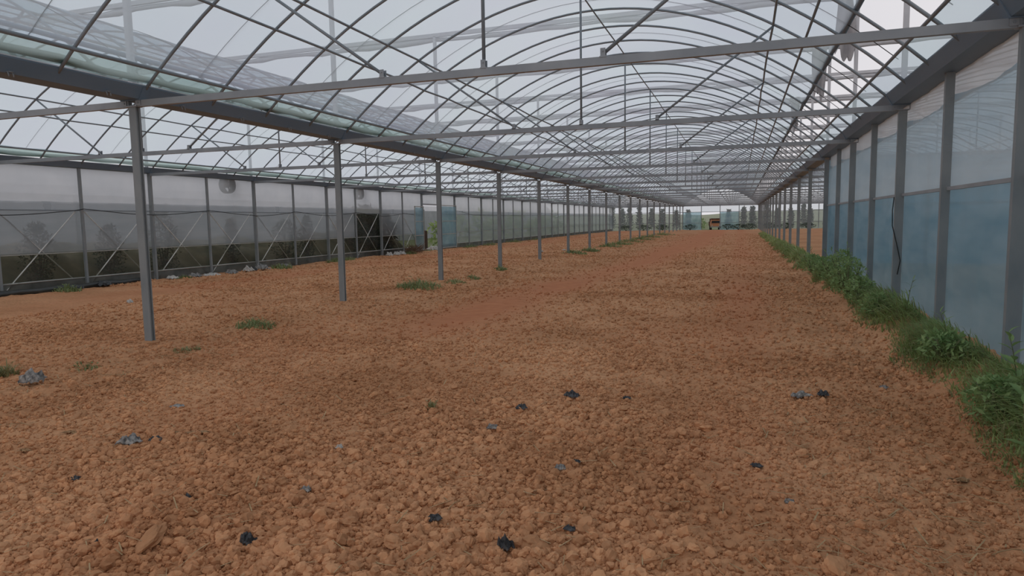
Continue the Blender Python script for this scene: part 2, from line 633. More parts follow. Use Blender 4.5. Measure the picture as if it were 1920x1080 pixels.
# outside ground, bank and hill
def build_outside():
    mb = MB()

    def fn(x0, x1, y0, y1, z):
        def f(u, v):
            x, y = x0 + (x1 - x0) * u, y0 + (y1 - y0) * v
            return (x, y, z + .12 * (vnoise(np.array([x * .3]), np.array([y * .3]))[0] - .5))
        return f
    def slope(u, v):
        x, y = -8.40 - 110 * u * u, -20 + (Y_END + 20) * v
        rise = float(sstep(-12.5, -25, x)) * 1.25
        return (x, y, -.05 + rise + .12 * (vnoise(np.array([x * .3]), np.array([y * .3]))[0] - .5))
    mb.grid(slope, 60, 60)
    mb.grid(fn(17.02, 90, -20, Y_END, -.05), 20, 30)
    mb.grid(fn(-120, 90, Y_END + .05, 260, -.05), 40, 40)
    tag(part('ground_outside', mb, 'field', smooth=True), 'yellow-green field outside the greenhouse beyond the film walls', 'field', kind='structure')
    b = MB()

    def bank(u, v):
        y = 4 + 25.3 * v
        p = [(-8.75, -.1), (-9.1, .35), (-9.6, .72), (-10.4, .92), (-11.6, .85), (-12.8, -.1)]
        k = u * 5
        i = min(int(k), 4)
        t = k - i
        x, z = p[i][0] * (1 - t) + p[i + 1][0] * t, p[i][1] * (1 - t) + p[i + 1][1] * t
        n = vnoise(np.array([x * 2.2 + 50]), np.array([y * 2.2]))[0] - .5
        m = vnoise(np.array([x * .7]), np.array([y * .45]))[0] - .5
        return (x, y + n * .1, z + (.22 * n + .35 * m) * min(1, z * 2 + .1))
    b.grid(bank, 20, 150)
    tag(part('earth_bank', b, 'bank', smooth=True), 'dark weedy earth bank just outside the long film wall', 'bank', kind='structure')
    h = MB()
    ridge = []
    for k in range(61):
        x = -60 + k * 2.5
        ridge.append((x, 3.3 + .5 * math.sin(k * .21 + .6) + .25 * math.sin(k * .53)))

    def hill(u, v):
        k = u * 60
        i = min(int(k), 59)
        t = k - i
        x = ridge[i][0] * (1 - t) + ridge[i + 1][0] * t
        z = (ridge[i][1] * (1 - t) + ridge[i + 1][1] * t)
        return (x, 215 + 60 * v, max(-.3, z * math.sin(v * math.pi * .5)))
    h.grid(hill, 60, 6)
    tag(part('hill', h, 'hill', smooth=True), 'low hazy green hill far beyond the end doorway', 'hill', kind='structure')


build_outside()


# ------------------------------------------------------------------ roof: arches, purlins, film
def arch_z(dx):
    return 4.69 - .1088 * dx * dx - .000237 * dx ** 4


def arch_pt(x, off=0.0):
    """point on the arch, x measured from the bay's own gutter line, off = distance outward"""
    dx = x - S / 2
    sl = -.2176 * dx - .000948 * dx ** 3
    n = Vector((-sl, 1)).normalized()
    return x + n.x * off, arch_z(dx) + n.y * off


RX = [.13 + (S - .26) * k / 36 for k in range(37)]


def rib_mb():
    return MB().path([(arch_pt(x)[0], 0, arch_pt(x)[1]) for x in RX], .0175, 6)


def rope_mb():
    return MB().path([(arch_pt(x, .024)[0], 0, arch_pt(x, .024)[1]) for x in RX[1:-1]], .0045, 4)


def film_mb(x0, x1, n, seed, sag=.006):
    """one bay length of film, tight over the ribs and slack between them"""
    r = random.Random(seed)
    ph = [r.uniform(0, 6) for _ in range(4)]

    def mk():
        def f(u, v):
            x = x0 + (x1 - x0) * u
            y = BAY * v
            s = abs(math.sin(math.pi * y))
            off = .018 - sag * s + .003 * math.sin(9 * y + ph[0] + x * 3) * s + .003 * math.sin(23 * x + ph[1]) * s
            ax, az = arch_pt(x, off)
            return (ax, y, az)
        return MB().grid(f, n, 24)
    return mk


def build_ceiling(x_off, label, i0, i1, roll=True):
    c = empty('ceiling', label, 'roof', (x_off, 0, 0), kind='structure')
    y0, y1 = TY(i0), TY(i1)
    for k in range(int(round(y1 - y0)) + 1):
        part('arch_rib', rib_mb, 'pipe', c, (0, y0 + k, 0), smooth=True, key='rib')
    for k in range(int((y1 - y0) / 2)):
        part('film_rope', rope_mb, 'cable', c, (0, y0 + .58 + 2 * k, 0), key='rope')
    for k, (x, r) in enumerate(((.396, .021), (1.17, .0155), (1.565, .0155), (4.15, .0125), (6.775, .0155), (7.172, .017), (7.944, .019))):
        ax, az = arch_pt(x, -.022)
        rr = random.Random(int(x * 100))
        n = int(round(y1 - y0))
        pts = [(ax + (rr.uniform(-.012, .012) if r < .016 else 0), y0 + j, az + (rr.uniform(-.010, .010) if r < .016 else 0)) for j in range(n + 1)]
        part('purlin', MB().path(pts, r, 6), 'pipe', c, smooth=True)
    # rolled-up vent film on a bar, leaving the strip above the gutter open
    ax, az = arch_pt(7.475, .045)
    rr = random.Random(4)
    pts, rad = [], []
    for j in range(int((y1 - y0) * 2) + 1):
        pts.append((ax + rr.uniform(-.008, .008), y0 + j * .5, az + rr.uniform(-.008, .008)))
        rad.append(.034 + rr.uniform(-.007, .009))
    o = part('vent_film_roll', MB().path(pts, rad, 8), 'gutter', c, smooth=True)
    ax, az = arch_pt(.245, .055)
    pts, rad = [], []
    for j in range(int((y1 - y0) * 2) + 1):
        pts.append((ax + rr.uniform(-.012, .012), y0 + j * .5, az + rr.uniform(-.012, .012)))
        rad.append(.040 + rr.uniform(-.010, .012))
    part('gutter_film_roll', MB().path(pts, rad, 8), 'roll_film', c, smooth=True)
    for i in range(i0, i1):
        y = TY(i)
        v = i % 3
        part('roof_film', film_mb(.39, 7.47, 26, 40 + v), 'roof_film', c, (0, y, 0), smooth=True, key=('rf', v))
        part('gutter_film', film_mb(.22, .40, 4, 50 + v, .02), 'gutter_film', c, (0, y, 0), smooth=True, key=('gf', v))
        part('vent_film', film_mb(7.94, 8.19, 4, 60 + v, .015), 'roof_film', c, (0, y, 0), smooth=True, key=('vf', v))
    return c


build_ceiling(0, 'arched film roof over the middle bay with steel ribs and an open vent', -1, NT)
build_ceiling(-S, 'arched film roof over the bay along the long side wall', -1, NT)
build_ceiling(S, 'arched film roof over the bay behind the blue film wall', -1, NT)


# ------------------------------------------------------------------ roof trusses
TRUSS_H = 2.75


def tie_mb():
    return MB().cbox((S / 2, 0, TRUSS_H), (S - .10, .05, .07))


def truss_part_meshes():
    z0 = TRUSS_H + .035
    king = MB().path([(4.16, 0, z0 + .02), (4.16, 0, arch_z(0) - .02)], .0165, 6)
    sl = MB().path([(3.12, 0, z0 + .03), (1.565, 0, arch_pt(1.565)[1] - .025)], .0165, 6)
    sr = MB().path([(5.26, 0, z0 + .03), (6.775, 0, arch_pt(6.775)[1] - .025)], .0165, 6)
    br = MB()
    br.quad_box((-.022, -.03, -.005), (.022, -.022, .07)).quad_box((-.022, .022, -.005), (.022, .03, .07)).quad_box((-.03, -.03, -.006), (.03, .03, .004))
    br.path([(0, -.038, .045), (0, .038, .045)], .007, 6)
    return king, sl, sr, br


def build_truss(bay, i):
    t = empty('roof_truss', f"steel roof truss across the {('bay by the side wall', 'middle bay', 'bay behind the blue wall')[bay + 1]}, {ORD[i]} in line", 'truss',
              (bay * S, TY(i), 0), group='roof trusses spanning the bays')
    part('tie_beam', tie_mb, 'steel', t, key='tie')
    if 'king' not in MESHES:
        k, a, b, c = truss_part_meshes()
        MESHES['king'] = k.mesh('king_rod', 'pipe', True)
        MESHES['sl'] = a.mesh('strut', 'pipe', True)
        MESHES['sr'] = b.mesh('strut', 'pipe', True)
        MESHES['br'] = c.mesh('bracket', 'steel')
    put('king_rod', MESHES['king'], t)
    put('strut', MESHES['sl'], t)
    put('strut', MESHES['sr'], t)
    for x in (3.12, 4.16, 5.26):
        put('bracket', MESHES['br'], t, (x, 0, TRUSS_H + .035))


for i in range(1, NT):
    build_truss(0, i)
for i in range(1, NT):
    build_truss(-1, i)
for i in range(4, NT):
    build_truss(1, i)


# ------------------------------------------------------------------ gutters
def gutter_mb():
    prof = [(-.20, 2.93), (-.185, 2.93), (-.118, 2.806), (.118, 2.806), (.185, 2.93), (.20, 2.93), (.20, 2.915), (.128, 2.79), (-.128, 2.79), (-.20, 2.915)]
    return MB().prism_y(prof, .004, BAY - .004)


def joint_mb():
    prof = [(-.205, 2.925), (.205, 2.925), (.133, 2.782), (-.133, 2.782)]
    m = MB()
    m.prism_y([(.20, 2.92), (.21, 2.92), (.135, 2.78), (-.135, 2.78), (-.21, 2.92), (-.20, 2.92), (-.128, 2.788), (.128, 2.788)], -.05, .05)
    return m


def clip_mb():
    m = MB()
    for y in (-.022, .022):
        m.path([(.11, y, 2.80), (.155, y, 2.80), (.165, y, 2.755)], .006, 5)
    m.path([(.165, -.022, 2.80), (.165, .022, 2.80)], .006, 5)
    return m


for gx, lab, i0 in ((0, 'dark steel roof gutter above the free-standing post row', -1), (S, 'dark steel roof gutter above the blue film wall', -1),
                    (-S, 'steel eave gutter along the top of the long side wall', -1), (2 * S, 'steel eave gutter on the far side behind the blue wall', 3)):
    g = empty('roof_gutter', lab, 'gutter', (gx, 0, 0))
    for i in range(i0, NT):
        part('gutter_section', gutter_mb, 'gutter', g, (0, TY(i), 0), key='gut')
        part('joint_sleeve', joint_mb, 'gutter', g, (0, TY(i), 0), key='gutj')
        if abs(gx - S / 2) < 5 and i < 9:
            for k in range(4):
                part('gutter_clip', clip_mb, 'pipe', g, (0, TY(i) + .55 + k, 0), (0, 0, 0) if gx > 1 else (0, 0, 0), smooth=True, key='clip')


# ------------------------------------------------------------------ free-standing posts
def build_post(x, i, label, group):
    z = hz(x, TY(i)) - .03
    p = empty('support_post', label, 'post', (x, TY(i), z), group=group)
    m = MB()
    # a folded steel channel: two flanges and a web, so its open side shows a groove
    h = 2.715 - z
    m.quad_box((-.05, -.028, 0), (.05, -.016, h)).quad_box((-.05, .016, 0), (.05, .028, h))
    m.quad_box((-.05, -.0161, 0), (-.038, .0161, h)).quad_box((.02, -.0161, 0), (.032, .0161, h))
    part('shaft', m, 'post', p)
    cp = part('cap_plate', lambda: MB().quad_box((-.075, -.045, 0), (.075, .045, .012)).quad_box((-.13, -.035, .012), (-.07, -.029, .075)).quad_box((.07, -.035, .012), (.13, -.029, .075)),
         'steel', p, (0, 0, h), key='cap')
    part('bolt', lambda: MB().path([(0, -.042, 0), (0, -.03, 0)], .011, 6), 'pipe', cp, (-.1, 0, .04), key='bolt')
    part('bolt', None, 'pipe', cp, (.1, 0, .04), key='bolt')
    part('footing', lambda: MB().path([(0, 0, -.1), (0, 0, .035), (0, 0, .05)], [.12, .11, .05], 8), 'clod', p, key='foot')


for i in range(1, NT + 1):
    build_post(0, i, f"grey steel post between the two soil bays, {ORD[i]} from the camera", 'posts between the two open bays')
for i in range(1, NT + 1):
    if i <= 4:
        lab = f"thick grey steel post in the blue film wall, {ORD[i]} from the camera"
    else:
        lab = f"grey steel post past the blue film wall, {ORD[i - 4]} beyond its end"
    build_post(S, i, lab, 'posts in line with the blue film wall')


# ------------------------------------------------------------------ outer shade frame above the roof
for i in range(1, NT):
    f = empty('shade_gantry', f"outer shade-net gantry of posts and beam above the roof, {ORD[i]} in line", 'gantry', (0, TY(i), 0), group='outer shade gantries above the roof')
    for x in (-S, 0, S, 2 * S):
        part('frame_post', lambda: MB().cbox((0, 0, 4.18), (.06, .06, 2.5)), 'outer_rail', f, (x, 0, 0), key='fpost')
    part('frame_beam', lambda: MB().cbox((S / 2, 0, 5.45), (3 * S + .2, .06, .08)), 'outer_rail', f, key='fbeam')

    def gathered():
        r = random.Random(5)
        pts, rad = [], []
        for k in range(61):
            pts.append((-S + 3 * S * k / 60, .05, 5.36 + r.uniform(-.02, .02)))
            rad.append(.05 + r.uniform(-.015, .02))
        return MB().path(pts, rad, 7)
    part('gathered_net', gathered, 'outer_rail', f, smooth=True, key='gnet')


def hanging_cloth(x, y, z0, z1, w, seed):
    r = random.Random(seed)
    ph = [r.uniform(0, 6) for _ in range(4)]

    def f(u, v):
        z = z1 + (z0 - z1) * v
        edge = (.10 * math.sin(7 * u + ph[0]) + .07 * math.sin(17 * u + ph[1]) + r.uniform(-.03, .03)) * v ** 3
        ww = w * (1 + .25 * math.sin(3.5 * v + ph[2]))
        return ((u - .5) * ww + .05 * v * math.sin(ph[3]), .05 * math.sin(11 * u + 4 * v + ph[1]), z + edge)
    a = MB().grid(f, 14, 18)
    n = len(a.v)
    # second skin a little behind the first: the bundle has thickness
    a.v += [(p[0] * .93, p[1] + .07, p[2] + .02) for p in a.v[:n]]
    a.f += [tuple(i + n for i in reversed(q)) for q in a.f]
    return part('shade_cloth', a, 'shade_cloth', loc=(x, y, 0), smooth=True)


tag(hanging_cloth(8.12, 13.9, 4.28, 5.5, .30, 1), 'ragged grey shade net hanging outside the open roof vent, larger bundle', 'net')
tag(hanging_cloth(8.10, 17.9, 4.22, 5.5, .26, 2), 'ragged grey shade net hanging outside the roof vent, smaller bundle behind', 'net')
tag(hanging_cloth(8.15, 25.9, 4.4, 5.5, .30, 3), 'small grey shade net bundle farthest back outside the roof vent', 'net')


# ------------------------------------------------------------------ film panels for the walls
def sheet(w, z0, z1, seed, amp=.012, top_sag=0.0, n=10, m=10):
    r = random.Random(seed)
    ph = [r.uniform(0, 6.3) for _ in range(6)]

    def mk():
        def f(u, v):
            y = w * u
            edge = math.sin(math.pi * u) ** .5
            z = z0 + (z1 - top_sag * math.sin(math.pi * u) - z0) * v
            x = amp * edge * (math.sin(6 * y + ph[0] + 1.5 * v) * .5 + .6 * math.sin(3 * v * (z1 - z0) * 2 + ph[1] + 2 * y) + .35 * math.sin(17 * y + ph[2] + 3 * v))
            return (x, y, z)
        return MB().grid(f, n, m)
    return mk


WX = -8.27
wl = empty('wall_left', 'long side wall of hazy film panels between steel posts', 'wall', (WX, 0, 0), kind='structure')
DOOR0, DOOR1 = TY(7), TY(7.5)
for k in range(0, 2 * NT):
    y = TY(k / 2)
    v = k % 4
    in_door = DOOR0 - .01 < y < DOOR1 - .01
    leaf_bay = DOOR1 - .01 < y < TY(8) - .01
    # posts
    if k % 2 == 0:
        part('wall_post', lambda: MB().quad_box((-.05, -.028, 0), (.05, .028, 2.80)), 'post', wl, (0, y, 0), key='wpost')
    else:
        part('mid_post', lambda: MB().quad_box((-.025, -.03, 0), (.025, .03, 2.83)), 'post', wl, (0, y, 0), key='mpost')
    part('eave_beam', lambda: MB().cbox((0, 1, 2.82), (.06, 2, .05)), 'gutter', wl, (0, y, 0), key='ebeam')
    if in_door:
        part('upper_film', sheet(2.0, 2.30, 2.80, 7), 'wall_film', wl, (-.055, y, 0), smooth=True, key='ufd')
        part('door_beam', lambda: MB().cbox((0, 1, 2.28), (.05, 2, .06)), 'steel', wl, (0, y, 0), key='dbeam')
        continue
    part('upper_film', sheet(2.0, 1.80, 2.80, 10 + v), 'wall_film', wl, (-.055, y, 0), smooth=True, key=('uf', v))
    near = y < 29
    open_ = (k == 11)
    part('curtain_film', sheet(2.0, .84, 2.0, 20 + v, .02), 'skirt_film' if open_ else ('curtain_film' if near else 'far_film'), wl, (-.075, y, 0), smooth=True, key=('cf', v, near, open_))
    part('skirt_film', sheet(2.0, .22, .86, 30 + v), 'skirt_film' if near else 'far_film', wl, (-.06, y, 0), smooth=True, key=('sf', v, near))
    part('base_film', sheet(2.0, -.05, .24, 35 + v, .03), 'base_film', wl, (-.05, y, 0), smooth=True, key=('bf', v))
    part('clip_rail', lambda: MB().cbox((-.045, 1, .835), (.012, 2, .022)), 'rail', wl, (0, y, 0), key='crail')
    part('base_rail', lambda: MB().path([(-.035, 0, .225), (-.035, 1, .228), (-.035, 2, .225)], .019, 6), 'rail', wl, (0, y, 0), smooth=True, key='brail')
    part('mid_rail', lambda: MB().cbox((-.04, 1, 1.80), (.02, 2, .022)), 'pipe', wl, (0, y, 0), key='mrail')
    if y < 29:
        part('brace', lambda: MB().path([(-.066, .12, .05), (-.066, 1.88, 1.78)], .014, 5), 'brace', wl, (0, y, 0), key='br1')
        part('brace', lambda: MB().path([(-.084, .12, 1.78), (-.084, 1.88, .05)], .014, 5), 'brace', wl, (0, y, 0), key='br2')
part('wall_post', None, 'post', wl, (0, TY(NT), 0), key='wpost')

# sliding door leaves at the side doorway
for (y, w, lab, h) in ((DOOR1, 1.95, 'pale blue film door leaf beside the open side doorway', 2.2), (DOOR0 - 1.0, .95, 'narrow blue film strip standing before the side doorway', 2.1)):
    d = empty('sliding_door', lab, 'door', (WX + .10, y, 0))
    part('door_film', sheet(w, .08, h, int(w * 100), .02), 'door_film', d, smooth=True)
    m = MB()
    m.cbox((.01, .02, h / 2 + .05), (.03, .04, h)).cbox((.01, w - .02, h / 2 + .05), (.03, .04, h))
    m.cbox((.01, w / 2, h + .05), (.03, w, .04)).cbox((.01, w / 2, .08), (.03, w, .04))
    part('door_frame', m, 'rail', d)
    for z in (.78, 1.45):
        part('cross_rail', MB().cbox((.012, w / 2, z), (.03, w - .06, .035)), 'rail', d)

# cable sagging along the side wall
pts = []
for k in range(4, 30):
    for j in range(8):
        t = (k + j / 8)
        y = TY(t / 2)
        if y > DOOR0:
            break
        ph = (t + 1) % 2 / 2
        pts.append((WX + .07, y, 1.835 - .13 * math.sin(math.pi * ph) ** 1.2 - (.02 if int(t) % 4 == 0 else 0)))
tag(part('cable', MB().path(pts, .009, 5), 'cable', smooth=True), 'black cable sagging from post to post along the long side wall', 'cable')
pts = [(WX + .07, TY(8) + .5 * k, 2.0 - .25 * math.sin(min(1, k / 8) * math.pi / 2) + .02 * math.sin(k)) for k in range(24)]
tag(part('cable', MB().path(pts, .009, 5), 'cable', smooth=True), 'black cable drooping down the side wall past the blue door', 'cable')


# round fans outside the upper film
def build_fan(y, lab):
    f = empty('ventilation_fan', lab, 'fan', (WX - .32, y, 2.64))
    ring = []
    m = MB()
    n = 20
    for a in range(n):
        t0, t1 = 2 * math.pi * a / n, 2 * math.pi * (a + 1) / n
        for (r0, x0), (r1, x1) in (((.26, -.1), (.26, .1)), ((.26, .1), (.235, .1)), ((.235, .1), (.235, -.1)), ((.235, -.1), (.26, -.1))):
            m.poly([(x0, r0 * math.cos(t0), r0 * math.sin(t0)), (x1, r1 * math.cos(t0), r1 * math.sin(t0)), (x1, r1 * math.cos(t1), r1 * math.sin(t1)), (x0, r0 * math.cos(t1), r0 * math.sin(t1))])
    part('housing', m, 'pipe', f)
    part('hub', MB().path([(-.09, 0, 0), (.05, 0, 0)], .09, 10), 'cable', f)
    for k in range(4):
        b = MB()
        t = k * math.pi / 2 + .4
        c, s = math.cos(t), math.sin(t)
        p = [(-.03, .06 * c - .05 * s, .06 * s + .05 * c), (.03, .06 * c + .05 * s, .06 * s - .05 * c), (.035, .225 * c + .08 * s, .225 * s - .08 * c), (-.035, .225 * c - .08 * s, .225 * s + .08 * c)]
        b.poly(p).poly([(q[0] + .006, q[1], q[2]) for q in reversed(p)])
        part('blade', b, 'cable', f)
    part('hanger', MB().bar((0, 0, .24), (0, 0, .5), .03, .03), 'pipe', f)


# neighbouring greenhouse whose grey film wall stands behind the bank
ng_ = empty('neighbour_greenhouse', 'grey film wall and pale roof of the next greenhouse behind the bank', 'greenhouse', (-16.0, 0, 0))
for k in range(0, 20):
    y = 2 + 4 * k
    part('film_wall', lambda: MB().quad_box((-.02, 0, -.1), (.02, 3.98, 2.25)), 'neighbour_film', ng_, (0, y, 0), key='ngw')
    part('wall_post', lambda: MB().quad_box((-.04, -.04, -.1), (.06, .04, 2.35)), 'post', ng_, (0, y, 0), key='ngp')

    def ngroof():
        pr = [(-4.2 + 4.2 * math.cos(math.pi * t / 16), 2.25 + 1.7 * math.sin(math.pi * t / 16)) for t in range(17)]
        return MB().prism_y(pr + [(x, z - .02) for x, z in reversed(pr)], 0, 3.99)
    part('roof_film', ngroof, 'neighbour_roof', ng_, (0, y, 0), key='ngr')

build_fan(17.15, 'dark round fan showing through the upper film of the side wall')
build_fan(24.75, 'second dark round fan behind the side wall film, farther off')

# ------------------------------------------------------------------ blue film wall on the other side
wr = empty('wall_right', 'blue film wall between thick steel posts along the weeds', 'wall', (S + .035, 0, 0), kind='structure')
for k in range(-2, 8):
    y = TY(k / 2)
    v = k % 4
    if k % 2:
        part('mid_post', lambda: MB().quad_box((-.04, -.03, -.1), (.04, .03, 2.79)), 'post', wr, (-.02, y, .1), key='rmpost')
    part('lower_film', sheet(2.0, .05, 1.65, 70 + v, .03, n=16, m=16), 'blue_film', wr, (.03, y, 0), smooth=True, key=('lf', v))
    part('middle_film', sheet(2.0, 1.64, 2.58, 80 + v, .025, .07, n=16, m=12), 'pale_blue_film', wr, (.032, y, 0), smooth=True, key=('mf', v))
    part('top_film', sheet(2.0, 2.50, 2.80, 90 + v, .012), 'top_film', wr, (.045, y, 0), smooth=True, key=('tf', v))
    part('rail', lambda: MB().cbox((.0, 1, 1.645), (.03, 2, .035)), 'steel', wr, (0, y, 0), key='rrail')
wi = empty('wall_inner', 'blue film cross wall closing the room behind the blue wall', 'wall', (0, TY(4), 0), kind='structure')
for k in range(4):
    o = part('lower_film', sheet(2.06, .1, 1.66, 70 + k, .03), 'blue_film', wi, (S + .05 + 2.06 * k, .04, 0), (0, 0, -math.pi / 2), smooth=True, key=('il', k))
    o = part('middle_film', sheet(2.06, 1.62, 2.80, 80 + k, .03), 'blue_film', wi, (S + .05 + 2.06 * k, .04, 0), (0, 0, -math.pi / 2), smooth=True, key=('im', k))
    part('rail', lambda: MB().cbox((1.03, 0, 1.645), (2.06, .03, .035)), 'steel', wi, (S + .05 + 2.06 * k, 0, 0), key='irail')
    part('mid_post', lambda: MB().quad_box((-.03, -.03, 0), (.03, .03, 2.8)), 'post', wi, (S + .09 + 2.06 * (k + 1), 0, 0), key='ipost')
# wire and scraps hanging on the second post
w = [(S - .065, TY(2) - .03, 1.62), (S - .08, TY(2) - .035, 1.45), (S - .075, TY(2) - .04, 1.25), (S - .02, TY(2) - .05, 1.02), (S + .03, TY(2) - .045, .80), (S + .0, TY(2) - .05, .62)]
tag(part('wire', MB().path(w, .006, 5), 'cable', smooth=True), 'thin dark wire hanging on the second thick post of the blue wall', 'wire')

# far side wall of the third bay
wf = empty('wall_far', 'far film wall on the other side of the third bay', 'wall', (2 * S - .05, 0, 0), kind='structure')
for k in range(-2, 2 * NT):
    y = TY(k / 2)
    v = k % 4
    part('wall_post', None, 'post', wf, (0, y, 0), key='wpost' if k % 2 == 0 else 'mpost')
    part('wall_film', sheet(2.0, 1.80, 2.80, 10 + v), 'wall_film', wf, (.055, y, 0), smooth=True, key=('uf', v))
    part('curtain_film', None, None, wf, (.06, y, 0), key=('cf', v, False, False))
    part('skirt_film', None, None, wf, (.06, y, 0), key=('sf', v, False))
    part('rail', None, None, wf, (.08, y, 0), key='mrail')

# ------------------------------------------------------------------ end wall
wb = empty('wall_back', 'far end wall of film panels with an open doorway', 'wall', (0, Y_END + .05, 0), kind='structure')
XP = [-S + S / 4 * k for k in range(13)]
for x in XP:
    part('end_post', lambda: MB().quad_box((-.04, -.03, -.05), (.04, .03, 2.82)), 'post', wb, (x, 0, 0), key='epost')


def panel(w, z0, z1):
    def mk():
        def f(u, v):
            return (w * u, .02 * math.sin(7 * u + 2 * v) * math.sin(math.pi * u), z0 + (z1 - z0) * v)
        return MB().grid(f, 6, 6)
    return mk


PW = S / 4
for k, x in enumerate(XP[:-1]):
    door = (k == 5)
    part('upper_film', panel(PW, 2.07, 2.82), 'end_film', wb, (x, .04, 0), smooth=True, key='eu')
    part('end_rail', lambda: MB().cbox((PW / 2, 0, 2.07), (PW, .04, .05)), 'steel', wb, (x, 0, 0), key='erail')
    part('end_rail', lambda: MB().cbox((PW / 2, 0, 2.80), (PW, .06, .08)), 'steel', wb, (x, 0, 0), key='erail2')
    if door:
        continue
    part('lower_film', panel(PW, .80, 2.07), 'door_film' if k in (4, 6) else 'end_film', wb, (x, .04, 0), smooth=True, key=('el', k in (4, 6)))
    part('skirt_film', panel(PW, -.05, .80), 'door_film' if k in (4, 6) else 'end_film', wb, (x, .04, 0), smooth=True, key=('es', k in (4, 6)))
    part('end_rail', lambda: MB().cbox((PW / 2, 0, .80), (PW, .03, .04)), 'steel', wb, (x, 0, 0), key='erail3')
for b in (-1, 0, 1):
    xs = [.13 + (S - .26) * k / 30 for k in range(31)]

    def gable(u, v):
        x = .13 + (S - .26) * u
        z = 2.84 + (max(2.85, arch_pt(x)[1]) - 2.84) * v
        return (x, .04, z)
    part('gable_film', lambda: MB().grid(gable, 30, 4), 'end_film', wb, (b * S, 0, 0), smooth=True, key='gable')

# ------------------------------------------------------------------ plants
def blade(mb, p, a, l, w, lean, up=.15):
    """one bent grass blade, three quads long, from p towards azimuth a"""
    ca, sa = math.cos(a), math.sin(a)
    b = len(mb.v)
    for k, t in enumerate((0, .4, .75)):
        r = l * (lean * t * t + .1 * t)
        z = l * (t * (1 - .42 * lean * t))
        ww = w * (1, .85, .5)[k]
        mb.v += [(p[0] + ca * r - sa * ww, p[1] + sa * r + ca * ww, p[2] + z), (p[0] + ca * r + sa * ww, p[1] + sa * r - ca * ww, p[2] + z)]
    r, z = l * (lean + .1), l * (1 - .42 * lean) * (1 - .25 * lean)
    mb.v.append((p[0] + ca * r, p[1] + sa * r, p[2] + z))
    mb.f += [(b, b + 1, b + 3, b + 2), (b + 2, b + 3, b + 5, b + 4), (b + 4, b + 5, b + 6)]


def build_grass_strip():
    mb, pale = MB(), MB()
    for (n, y0, y1, x0, l0, l1, w) in ((9500, 2.7, 8, 7.72, .10, .30, .0045), (7500, 8, 18, 7.80, .14, .36, .007), (3600, 18, 34, 7.7, .16, .38, .012), (1500, 34, 60, 7.7, .18, .4, .02)):
        for _ in range(n):
            y = R.uniform(y0, y1)
            tuft = .5 + .5 * math.sin(y * 2.1 + 1.3 * math.sin(y * .9))
            x = min(8.27, x0 + .52 * R.random() ** .8 + (.14 * (1 - tuft)))
            if R.random() > .45 + .55 * tuft:
                continue
            d = min(1, max(.25, (x - x0) / .28))
            l = R.uniform(l0, l1) * d * (.7 + .5 * tuft)
            tgt = pale if R.random() < (.22 if x > x0 + .15 else .45) else mb
            blade(tgt, (x, y, hz(x, y) - .01), R.uniform(0, 6.28) if x < 8.0 else R.uniform(1.8, 4.5), l, w * R.uniform(.6, 1.3), R.uniform(.3, 1.15))
    tag(part('grass', mb, 'grass'), 'strip of dense green grass growing along the foot of the blue wall', 'grass', kind='stuff')
    tag(part('dry_grass', pale, 'grass_pale'), 'yellowing grass blades mixed into the strip along the blue wall', 'grass', kind='stuff')


build_grass_strip()


def clump(x, y, w, h, label, mat='weed_green', n=160, cat='weed', bw=.006, group=None):
    mb = MB()
    for _ in range(n):
        r = (R.random() ** .6) * w / 2
        a = R.uniform(0, 6.28)
        px, py = r * math.cos(a), r * math.sin(a) * 1.1
        k = 1 - .55 * (r / (w / 2))
        blade(mb, (px, py, hz(x + px, y + py) - .01), R.uniform(0, 6.28), h * R.uniform(.5, 1.1) * k, bw * R.uniform(.6, 1.3), R.uniform(.3, 1.0))
    c = empty('weed_clump', label, cat, (x, y, 0), group=group)
    part('blades', mb, mat, c)
    lm = MB()
    for _ in range(max(6, n // 8)):
        r = (R.random() ** .6) * w / 2
        a = R.uniform(0, 6.28)
        px, py = r * math.cos(a), r * math.sin(a)
        z = hz(x + px, y + py) + h * R.uniform(.1, .6)
        s = bw * 3.2
        b = R.uniform(0, 6.28)
        u, v = Vector((math.cos(b), math.sin(b), R.uniform(-.3, .5))) * s * 1.6, Vector((-math.sin(b), math.cos(b), R.uniform(-.3, .3))) * s * .6
        p = Vector((px, py, z))
        lm.poly([p, p + u * .5 + v, p + u, p + u * .5 - v])
    part('leaves', lm, mat, c)
    return c


clump(.30, 7.35, .52, .22, 'round green weed clump on soil between the first two posts', n=260)
clump(.10, 12.6, .95, .34, 'wide green weed clump at the foot of the third post', n=380, bw=.008)
clump(.45, 13.7, .55, .2, 'low green weeds trailing off beside the third post', n=150, bw=.007)
clump(.40, 14.9, .36, .2, 'small green weed tuft between the third and fourth posts', n=110, bw=.008)
clump(.15, 17.6, .42, .26, 'green weed tuft around the foot of the fourth post', n=140, bw=.009)
clump(.45, 4.75, .26, .09, 'small dark green weed beside the crumpled grey bag', n=90)
clump(.62, 5.85, .30, .10, 'yellowish flattened weeds beside the first post', 'grass_pale', n=150)
clump(.05, 4.25, .24, .26, 'upright yellow-green grass tuft at the picture edge', 'grass_pale', n=150)
clump(4.27, 4.42, .09, .13, 'single small yellow-green sprig standing on bare soil', 'grass_pale', n=26)
for k, (y, w, h) in enumerate(((26.0, 1.0, .34), (28.6, .8, .34), (33.6, 1.2, .40), (36.4, 1.3, .42), (40.5, 1.5, .42), (45, 1.6, .45), (50, 1.8, .5), (57, 2.0, .5))):
    clump(.25 + .1 * (k % 2), y, w, h, f"green weeds along the far post row, {ORD[k + 1]} patch counting away", n=170, bw=.016, group='weed patches along the far post row')
